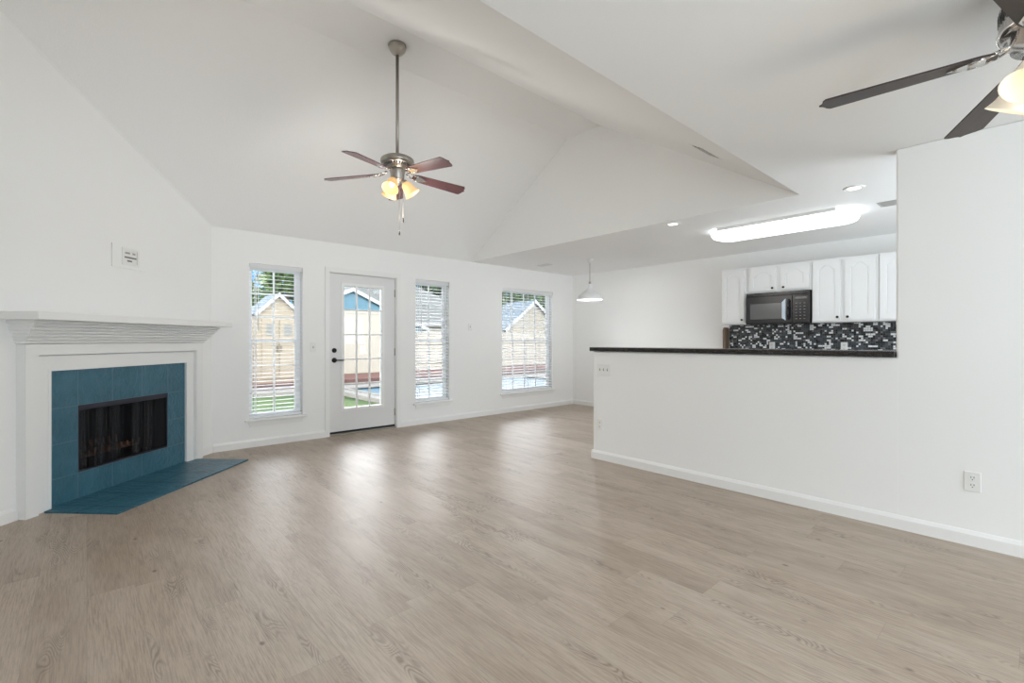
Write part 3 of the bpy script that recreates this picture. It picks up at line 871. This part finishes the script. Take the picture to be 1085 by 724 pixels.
# pendant
pt = thing('pendant_lamp', 'white enamel pendant lamp over the dining corner', 'pendant lamp', (5.69, 4.57, H))
mb = MB(); mb.lathe([(.055, 0), (.055, -.006), (.042, -.02), (.028, -.05), (.010, -.058), (0, -.058)], M['white_plastic']); mb.build('canopy', parent=pt)
mb = MB(); mb.tube([(0, 0, -.055), (0, 0, -.36)], .005, M['nickel'], 8); mb.build('cord', parent=pt)
mb = MB(); mb.lathe([(.010, -.335), (.016, -.34), (.018, -.38), (.012, -.385)], M['brass_chain']); mb.build('socket', parent=pt)
mb = MB(); mb.lathe([(.022, -.372), (.034, -.378), (.036, -.43), (.050, -.455), (.085, -.485), (.145, -.53), (.180, -.565), (.190, -.605), (.191, -.615), (.187, -.615), (.176, -.567), (.142, -.536), (.083, -.492), (.045, -.462), (.030, -.44)], M['vinyl'], None, 40, False); sh = mb.build('lamp_shade', parent=pt)
mb = MB(); mb.lathe([(0, -.600), (.184, -.600), (.184, -.597), (0, -.597)], M['pend_glow'], None, 40, False); mb.build('diffuser', parent=sh)
pl_d = bpy.data.lights.new('pendant_bulb', 'POINT'); pl_d.energy = 12; pl_d.shadow_soft_size = .06
pl = bpy.data.objects.new('pendant_bulb', pl_d); COL.objects.link(pl); pl.location = (5.69, 4.57, H - .70)

# air vents
def vent(label, T, w, l, slots, m=M['white_plastic'], lw=.007):
    t = thing('air_vent', label, 'vent', group='ceiling air vents'); t.matrix_world = T
    mb = MB(); mb.holed(-w / 2, w / 2, -l / 2, l / 2, [(-w / 2 + .022, w / 2 - .022, -l / 2 + .022, l / 2 - .022)], Matrix.Rotation(R(90), 4, 'X') @ Matrix.Translation((0, 0, 0)), .006, m)
    mb.build('vent_frame', parent=t)
    mb = MB(); mb.box((-w / 2 + .02, -l / 2 + .02, .0), (w / 2 - .02, l / 2 - .02, .0005), M['dark']); mb.build('duct_opening', parent=t)
    mb = MB()
    for i in range(slots):
        x = -w / 2 + .03 + (w - .06) * i / (slots - 1)
        mb.box((-lw, -l / 2 + .022, -.0006), (lw, l / 2 - .022, .0006), m, 0, Matrix.Translation((x, 0, -.003)) @ Matrix.Rotation(R(32), 4, 'Y'))
    mb.build('louvers', parent=t)
    return t
vent('grey louvred vent on the flat kitchen ceiling beside the right wall', Matrix.Translation((5.36, .80, H - .001)), .20, .36, 7, mat('vent_grey', (.42, .42, .40), .5))
vent('white vent on the flat ceiling near the wide window', Matrix.Translation((5.56, 5.40, H - .001)), .16, .30, 6)
sl = math.atan2(ZT - H, Y2 - Y3)
vent('narrow dark slotted vent on the front slope of the vault', Matrix.Translation((3.57, 1.73, slope_z(1.73) - .002)) @ Matrix.Rotation(sl, 4, 'X') @ Matrix.Rotation(R(90), 4, 'Z'), .13, .34, 3, lw=.002)

# ------------------------------------------------------------------ ceiling fans (origin at the blade plane)
def point(name, loc, power, color, r=.04):
    d = bpy.data.lights.new(name, 'POINT'); d.energy = power; d.color = color; d.shadow_soft_size = r
    o = bpy.data.objects.new(name, d); COL.objects.link(o); o.location = loc; return o
def fan(label, loc, zc, a0, blade_m, housing_m, shade_m, shades, shade_tilt, rod, sk=1.0, RB=.66, tilt=(0, 0, 0), chains=True, droop=0, bulb_m=None):
    t = thing('ceiling_fan', label, 'ceiling fan', loc, tilt, group='ceiling fans')
    dz = zc - loc[2]
    if rod:
        mb = MB(); mb.lathe([(.072, dz), (.075, dz - .012), (.066, dz - .045), (.045, dz - .072), (.024, dz - .085), (0, dz - .085)], housing_m); mb.build('canopy', parent=t)
        mb = MB(); mb.tube([(0, 0, dz - .08), (0, 0, .11)], .0135, housing_m, 14); mb.build('downrod', parent=t)
        mb = MB(); mb.lathe([(.0, .145), (.05, .143), (.11, .132), (.138, .115), (.142, .095), (.134, .075), (.105, .062), (.082, .058), (.08, .035), (0, .035)], housing_m, None, 48); mo = mb.build('motor_housing', parent=t)
        mb = MB()
        for k in range(30):
            a = 2 * PI * k / 30
            mb.box((.088, -.004, .053), (.116, .004, .0645), M['grey_slot'], 0, Matrix.Rotation(a, 4, 'Z'))
        mb.build('vent_slots', parent=mo)
    else:
        mb = MB(); mb.lathe([(.075, dz), (.078, dz - .01), (.085, dz - .03), (.10, .165), (0, .165)], housing_m, None, 40); mb.build('canopy', parent=t)
        mb = MB(); mb.lathe([(.0, .168), (.112, .168), (.128, .160), (.134, .150), (.134, .066), (.140, .058), (.140, .048), (.128, .042), (.110, .040), (.106, .0), (.04, -.006), (0, -.006)], M['chrome'], None, 56); mo = mb.build('motor_housing', parent=t)
        mb = MB()
        for k in range(44):
            a = 2 * PI * k / 44
            mb.prism([(.1345, -.004, .102), (.1345, .002, .102), (.1345, .005, .138), (.1345, -.001, .138)], (.0012, 0, 0), M['dark'], Matrix.Rotation(a, 4, 'Z'))
        mb.build('vent_slots', parent=mo)
    # blades
    for k in range(5):
        a = R(a0 + 72 * k)
        T = Matrix.Rotation(a, 4, 'Z') @ Matrix.Rotation(R(droop), 4, 'Y') @ Matrix.Rotation(R(-12), 4, 'X')
        w0, w1 = .052, .070; r0 = .135
        out = [(r0, -w0 * .55), (r0 + .012, -w0 * .8), (r0 + .04, -w0), (RB - .032, -w1), (RB - .020, -w1 * .72), (RB - .016, -w1 * .4), (RB - .010, -w1 * .16), (RB, 0),
               (RB - .010, w1 * .16), (RB - .016, w1 * .4), (RB - .020, w1 * .72), (RB - .032, w1), (r0 + .04, w0), (r0 + .012, w0 * .8), (r0, w0 * .55)]
        mb = MB(); mb.prism([(x, y, -.003) for x, y in out], (0, 0, .006), blade_m)
        b = mb.build('blade', parent=t); b.matrix_local = T
        mb = MB()
        for s in (-1, 1):
            mb.tube([(.085, s * .012, .022), (.13, s * .03, .006), (.17, s * .034, -.004), (.205, s * .028, -.0065)], .0065, M['chrome'], 8)
        mb.prism([(.165, -.036, -.0095), (.20, -.042, -.0095), (.235, -.024, -.0095), (.27, 0, -.0095), (.235, .024, -.0095), (.20, .042, -.0095), (.165, .036, -.0095)], (0, 0, .006), M['chrome'])
        for px, py in ((.205, -.022), (.205, .022), (.245, 0)):
            mb.lathe([(.007, -.0095), (.006, -.013), (0, -.0135)], M['nickel'], Matrix.Translation((px, py, 0)), 10)
        mb.build('blade_iron', parent=b)
    # light kit
    mb = MB(); mb.lathe([(0, .036), (.066, .036), (.068, .02), (.060, -.005), (.056, -.045), (.05, -.062), (.03, -.07), (.018, -.085), (0, -.088)], housing_m, None, 36); lk = mb.build('switch_housing', parent=t)
    for k, a in enumerate(shades):
        Ta = Matrix.Translation((0, 0, -.056)) @ Matrix.Rotation(R(a), 4, 'Z') @ Matrix.Translation((.046, 0, 0)) @ Matrix.Rotation(-R(shade_tilt), 4, 'Y')
        mb = MB(); mb.lathe([(.010, .02), (.012, -.005), (.024, -.012), (.026, -.034), (.022, -.036)], M['nickel'], None, 20)
        st = mb.build('shade_holder', parent=t); st.matrix_local = Ta
        pr = [(.026, -.026), (.036, -.035), (.043, -.055), (.046, -.08), (.052, -.105), (.064, -.128), (.066, -.131)]
        pr = [(.022 + (r - .022) * sk, z * sk if z < -.03 else z) for r, z in pr]
        pin = [(r - .003, z) for r, z in pr[::-1]]
        mb = MB(); mb.lathe(pr + pin, shade_m, None, 28, False); sg = mb.build('lamp_shade', parent=t); sg.matrix_local = Ta
        mb = MB(); zb = -.075 * sk; mb.lathe([(.0, zb - .028), (.014, zb - .024), (.021, zb - .010), (.021, zb + .004), (.012, zb + .024), (.009, zb + .036), (0, zb + .036)], bulb_m or M['bulb'], None, 16); bb = mb.build('bulb', parent=sg)
    if chains:
        for i, (x, y, zl) in enumerate(((.035, -.035, -.385), (-.005, -.045, -.50))):
            mb = MB(); mb.tube([(x, y, -.05), (x, y, zl)], .0016, M['brass_chain'], 6); c = mb.build('pull_chain', parent=t)
            mb = MB(); mb.lathe([(.002, zl + .004), (.006, zl - .006), (.007, zl - .03), (.003, zl - .038), (0, zl - .038)], M['bronze'], Matrix.Translation((x, y, 0)), 12); mb.build('chain_fob', parent=c)
    return t
F1 = (1.973, 3.665, 2.637)
fan('ceiling fan on a long rod hanging from the vaulted ridge', F1, ZT, 63, M['blade_cherry'], M['nickel'], M['shade_warm'], (215, 335, 95), 36, True, 1.08, RB=.64, droop=4.2)
point('fan_lamp_light', (F1[0], F1[1], F1[2] - .42), 23, (1, .95, .89), .22)
F2 = (2.39, -.035, 2.205)
fan('ceiling fan close under the flat ceiling at the upper right corner', F2, H, 97, M['blade'], M['nickel'], M['shade_cream'], (150, 240, 330, 60), 32, False, 1.12, RB=.665, tilt=(0, R(4.5), 0), chains=False, droop=1, bulb_m=M['bulb_soft'])
point('near_fan_lamp_light', (F2[0], F2[1], F2[2] - .40), 2.5, (1, .82, .6), .12)

# ------------------------------------------------------------------ outside: garden, fence, shed, houses, trees
mb = MB(); mb.box((-40, YB + .17, -.4), (60, 70, -.11), M['lawn']); o = mb.build('lawn'); struct(o, 'green lawn outside the windows')
mb = MB(); mb.holed(4.5, 16, 6.3, 12.57, [(4.75, 11.0, 7.9, 11.7)], Matrix(((1, 0, 0, 0), (0, 0, 1, 0), (0, -1, 0, -.001), (0, 0, 0, 1))), .1, M['patio'])
mb.box((1.5, 11.9, -.1), (4.5, 12.57, 0), M['patio'])
struct(mb.build('patio'), 'cream concrete patio around the pool')
pe = thing('swimming_pool', 'blue swimming pool sunk in the patio', 'pool', (7.875, 9.8, 0))
mb = MB(); mb.box((-3.1, -1.88, -.10), (3.1, 1.88, -.04), M['pool']); mb.build('water', parent=pe)
mb = MB(); mb.holed(-3.12, 3.12, -1.895, 1.895, [(-3.02, 3.02, -1.80, 1.80)], Matrix(((1, 0, 0, 0), (0, 0, 1, 0), (0, -1, 0, .02), (0, 0, 0, 1))), .03, M['patio']); mb.build('coping', parent=pe)
mb = MB(); mb.box((1.5, 12.66, -.05), (22, 14.9, .125), M['mulch']); struct(mb.build('ground_bed'), 'raised bed of red mulch along the fence')
mb = MB(); mb.box((1.42, 12.58, -.05), (22.05, 12.655, .145), M['timber'], .01); tag(mb.build('timber_edging'), 'dark timber edging in front of the red mulch bed', 'edging')

def fence(label, x0, x1, y, zt, n):
    t = thing('vinyl_fence', label, 'fence', ((x0 + x1) / 2, y, .12), group=None)
    cx = (x0 + x1) / 2
    st = (x1 - x0) / n
    for i in range(n):
        a = x0 + i * st - cx
        mb = MB(); mb.box((a + .055, -.02, .06), (a + st - .055, .02, zt - .12 - .05), M['fence']); p = mb.build('fence_panel', parent=t)
        mb = MB(); mb.box((a + .055, -.035, zt - .12 - .13), (a + st - .055, .035, zt - .12 - .02), M['fence'], .005); mb.build('rail', parent=p)
        mb = MB(); mb.box((a + .055, -.035, .03), (a + st - .055, .035, .13), M['fence'], .005); mb.build('rail', parent=p)
    for i in range(n + 1):
        a = x0 + i * st - cx
        mb = MB(); mb.box((a - .05, -.05, 0), (a + .05, .05, zt - .12), M['fence'], .005); mb.lathe([(.08, zt - .12), (.07, zt - .10), (0, zt - .04)], M['fence'], Matrix.Translation((a, 0, 0)) @ Matrix.Rotation(R(45), 4, 'Z'), 4, True, False); mb.build('post', parent=t)
fence('tall cream vinyl fence seen through the door', -4.4, 8.0, 14.75, 2.2, 5)
fence('lower cream vinyl fence beyond the pool', 8.12, 26.2, 14.75, 1.56, 8)

def gable_building(name, label, cat, cx, cy, hw, dp, z0, ze, zp, wall_m, roof_m, rot=0, over=.12, rt=.10):
    t = thing(name, label, cat, (cx, cy, z0), (0, 0, R(rot)))
    ze -= z0; zp -= z0
    mb = MB(); mb.prism([(-hw, 0, 0), (hw, 0, 0), (hw, 0, ze), (0, 0, zp), (-hw, 0, ze)], (0, dp, 0), wall_m); mb.build('walls', parent=t)
    k = (zp - ze) / hw; o = over
    for s in (-1, 1):
        mb = MB(); mb.prism([(0, -o, zp + .02), (s * (hw + o), -o, ze - k * o + .02), (s * (hw + o), -o, ze - k * o + rt), (0, -o, zp + rt)], (0, dp + 2 * o, 0), roof_m); mb.build('roof', parent=t)
        mb = MB(); mb.prism([(0, -o - .02, zp - .02 - rt * .4), (s * (hw + o), -o - .02, ze - k * o - .02 - rt * .4), (s * (hw + o), -o - .02, ze - k * o + rt + .01), (0, -o - .02, zp + rt + .01)], (0, .02, 0), M['white_out']); mb.build('bargeboard', parent=t)
    return t
t = gable_building('garden_shed', 'small beige gabled garden shed seen through the left window', 'shed', 3.68, 13.1, .50, 1.2, .125, 1.90, 2.38, M['siding_beige'], M['shingle_blue'], 0, .06, .05)
for s in (-1, 1):
    mb = MB(); mb.box((s * .02, -.03, .1), (s * .40, 0, 1.62), M['siding_beige'], .004); d = mb.build('door', parent=t)
    mb = MB(); mb.box((s * .12, -.036, 1.2), (s * .30, -.03, 1.5), M['grey_slot']); mb.build('door_window', parent=d)
    mb = MB(); mb.tube([(s * .05, -.05, .8), (s * .05, -.05, .95)], .012, M['bronze'], 8); mb.build('handle', parent=d)
gable_building('garage', 'blue sided gabled building behind the tall fence', 'garage', 9.2, 21.4, 4.0, 3.2, -.02, 1.75, 3.55, M['siding_blue'], M['shingle'])
gable_building('cottage', 'beige gabled building with white bargeboards seen through the wide window', 'cottage', 16.95, 17.2, 1.9, 2.0, -.02, 1.75, 3.15, M['siding_cream'], M['shingle_blue'])
def hip_house(label, x0, x1, y0, y1, ze, zr, roof_m):
    t = thing('house', label, 'house', ((x0 + x1) / 2, (y0 + y1) / 2, -.02))
    hx, hy = (x1 - x0) / 2, (y1 - y0) / 2
    mb = MB(); mb.box((-hx, -hy, 0), (hx, hy, ze), M['siding_cream']); mb.build('walls', parent=t)
    o = .4; rx = max(hx - hy, .5)
    mb = MB(); vs = [(-hx - o, -hy - o, ze), (hx + o, -hy - o, ze), (hx + o, hy + o, ze), (-hx - o, hy + o, ze), (-rx, 0, zr), (rx, 0, zr)]
    mb.faces(vs, [(0, 1, 5, 4), (1, 2, 5), (2, 3, 4, 5), (3, 0, 4), (0, 3, 2, 1)], roof_m); mb.build('roof', parent=t)
    mb = MB(); mb.holed(-hx - o - .02, hx + o + .02, -hy - o - .02, hy + o + .02, [(-hx - o, hx + o, -hy - o, hy + o)], Matrix(((1, 0, 0, 0), (0, 0, 1, 0), (0, -1, 0, ze + .04), (0, 0, 0, 1))), .2, M['white_out']); mb.build('fascia', parent=t)
    for wx in (-hx * .6, 0, hx * .6):
        mb = MB(); mb.box((wx - .5, -hy - .03, .9), (wx + .5, -hy, 2.0), M['grey_slot']); f = mb.build('window', parent=t)
    return t
hip_house('large house with a grey shingle hip roof behind the fences', 9.5, 21.5, 26, 35, 2.35, 5.5, M['shingle'])

def tree(label, x, y, z, r, m, n=1500, seed=1, squash=.8):
    rnd = random.Random(seed)
    t = thing('garden_tree', label, 'tree', (x, y, -.02), group='trees beyond the fence')
    mb = MB(); mb.lathe([(r * .11, 0), (r * .08, z * .5), (r * .05, z)], M['bark'], None, 10)
    for k in range(5):
        a = k * 1.26; mb.tube([(0, 0, z * .55), (math.cos(a) * r * .5, math.sin(a) * r * .5, z + r * .1)], r * .025, M['bark'], 6)
    mb.build('trunk', parent=t)
    mb = MB(); vs = []; fs = []
    clumps = [(rnd.gauss(0, .42) * r, rnd.gauss(0, .42) * r, z + rnd.gauss(0, .36) * r * squash, r * rnd.uniform(.28, .5)) for _ in range(16)]
    for i in range(n):
        cx, cy, cz, cr = clumps[i % 16]
        v = Vector((rnd.gauss(0, 1), rnd.gauss(0, 1), rnd.gauss(0, 1))).normalized() * cr * rnd.uniform(.6, 1.0)
        p = Vector((cx, cy, cz)) + v; s = r * rnd.uniform(.05, .10)
        q = Vector((rnd.gauss(0, 1), rnd.gauss(0, 1), rnd.gauss(0, 1))).normalized(); e = q.orthogonal().normalized(); f = q.cross(e)
        b = len(vs); vs += [p - e * s, p + f * s * .5, p + e * s, p - f * s * .5]; fs.append((b, b + 1, b + 2, b + 3))
    mb.faces(vs, fs, m); mb.build('crown', parent=t)
tree('leafy light green tree right behind the garden shed', 5.4, 18.2, 3.1, 1.45, M['leaf'], 2200, 3)
tree('low rounded green tree left of the garden shed', 6.3, 26.9, 2.6, 1.4, M['leaf'], 1300, 4)
tree('tall dark tree above the grey roof in the window right of the door', 26.2, 41.5, 7.0, 4.2, M['leaf_dark'], 2200, 5)
tree('bright green tree left of the cottage in the wide window', 19.6, 21.6, 3.2, 1.7, M['leaf'], 2200, 6)
tree('dark green tree behind the cottage roof in the wide window', 26.2, 25.4, 4.0, 2.1, M['leaf_dark'], 2000, 8)
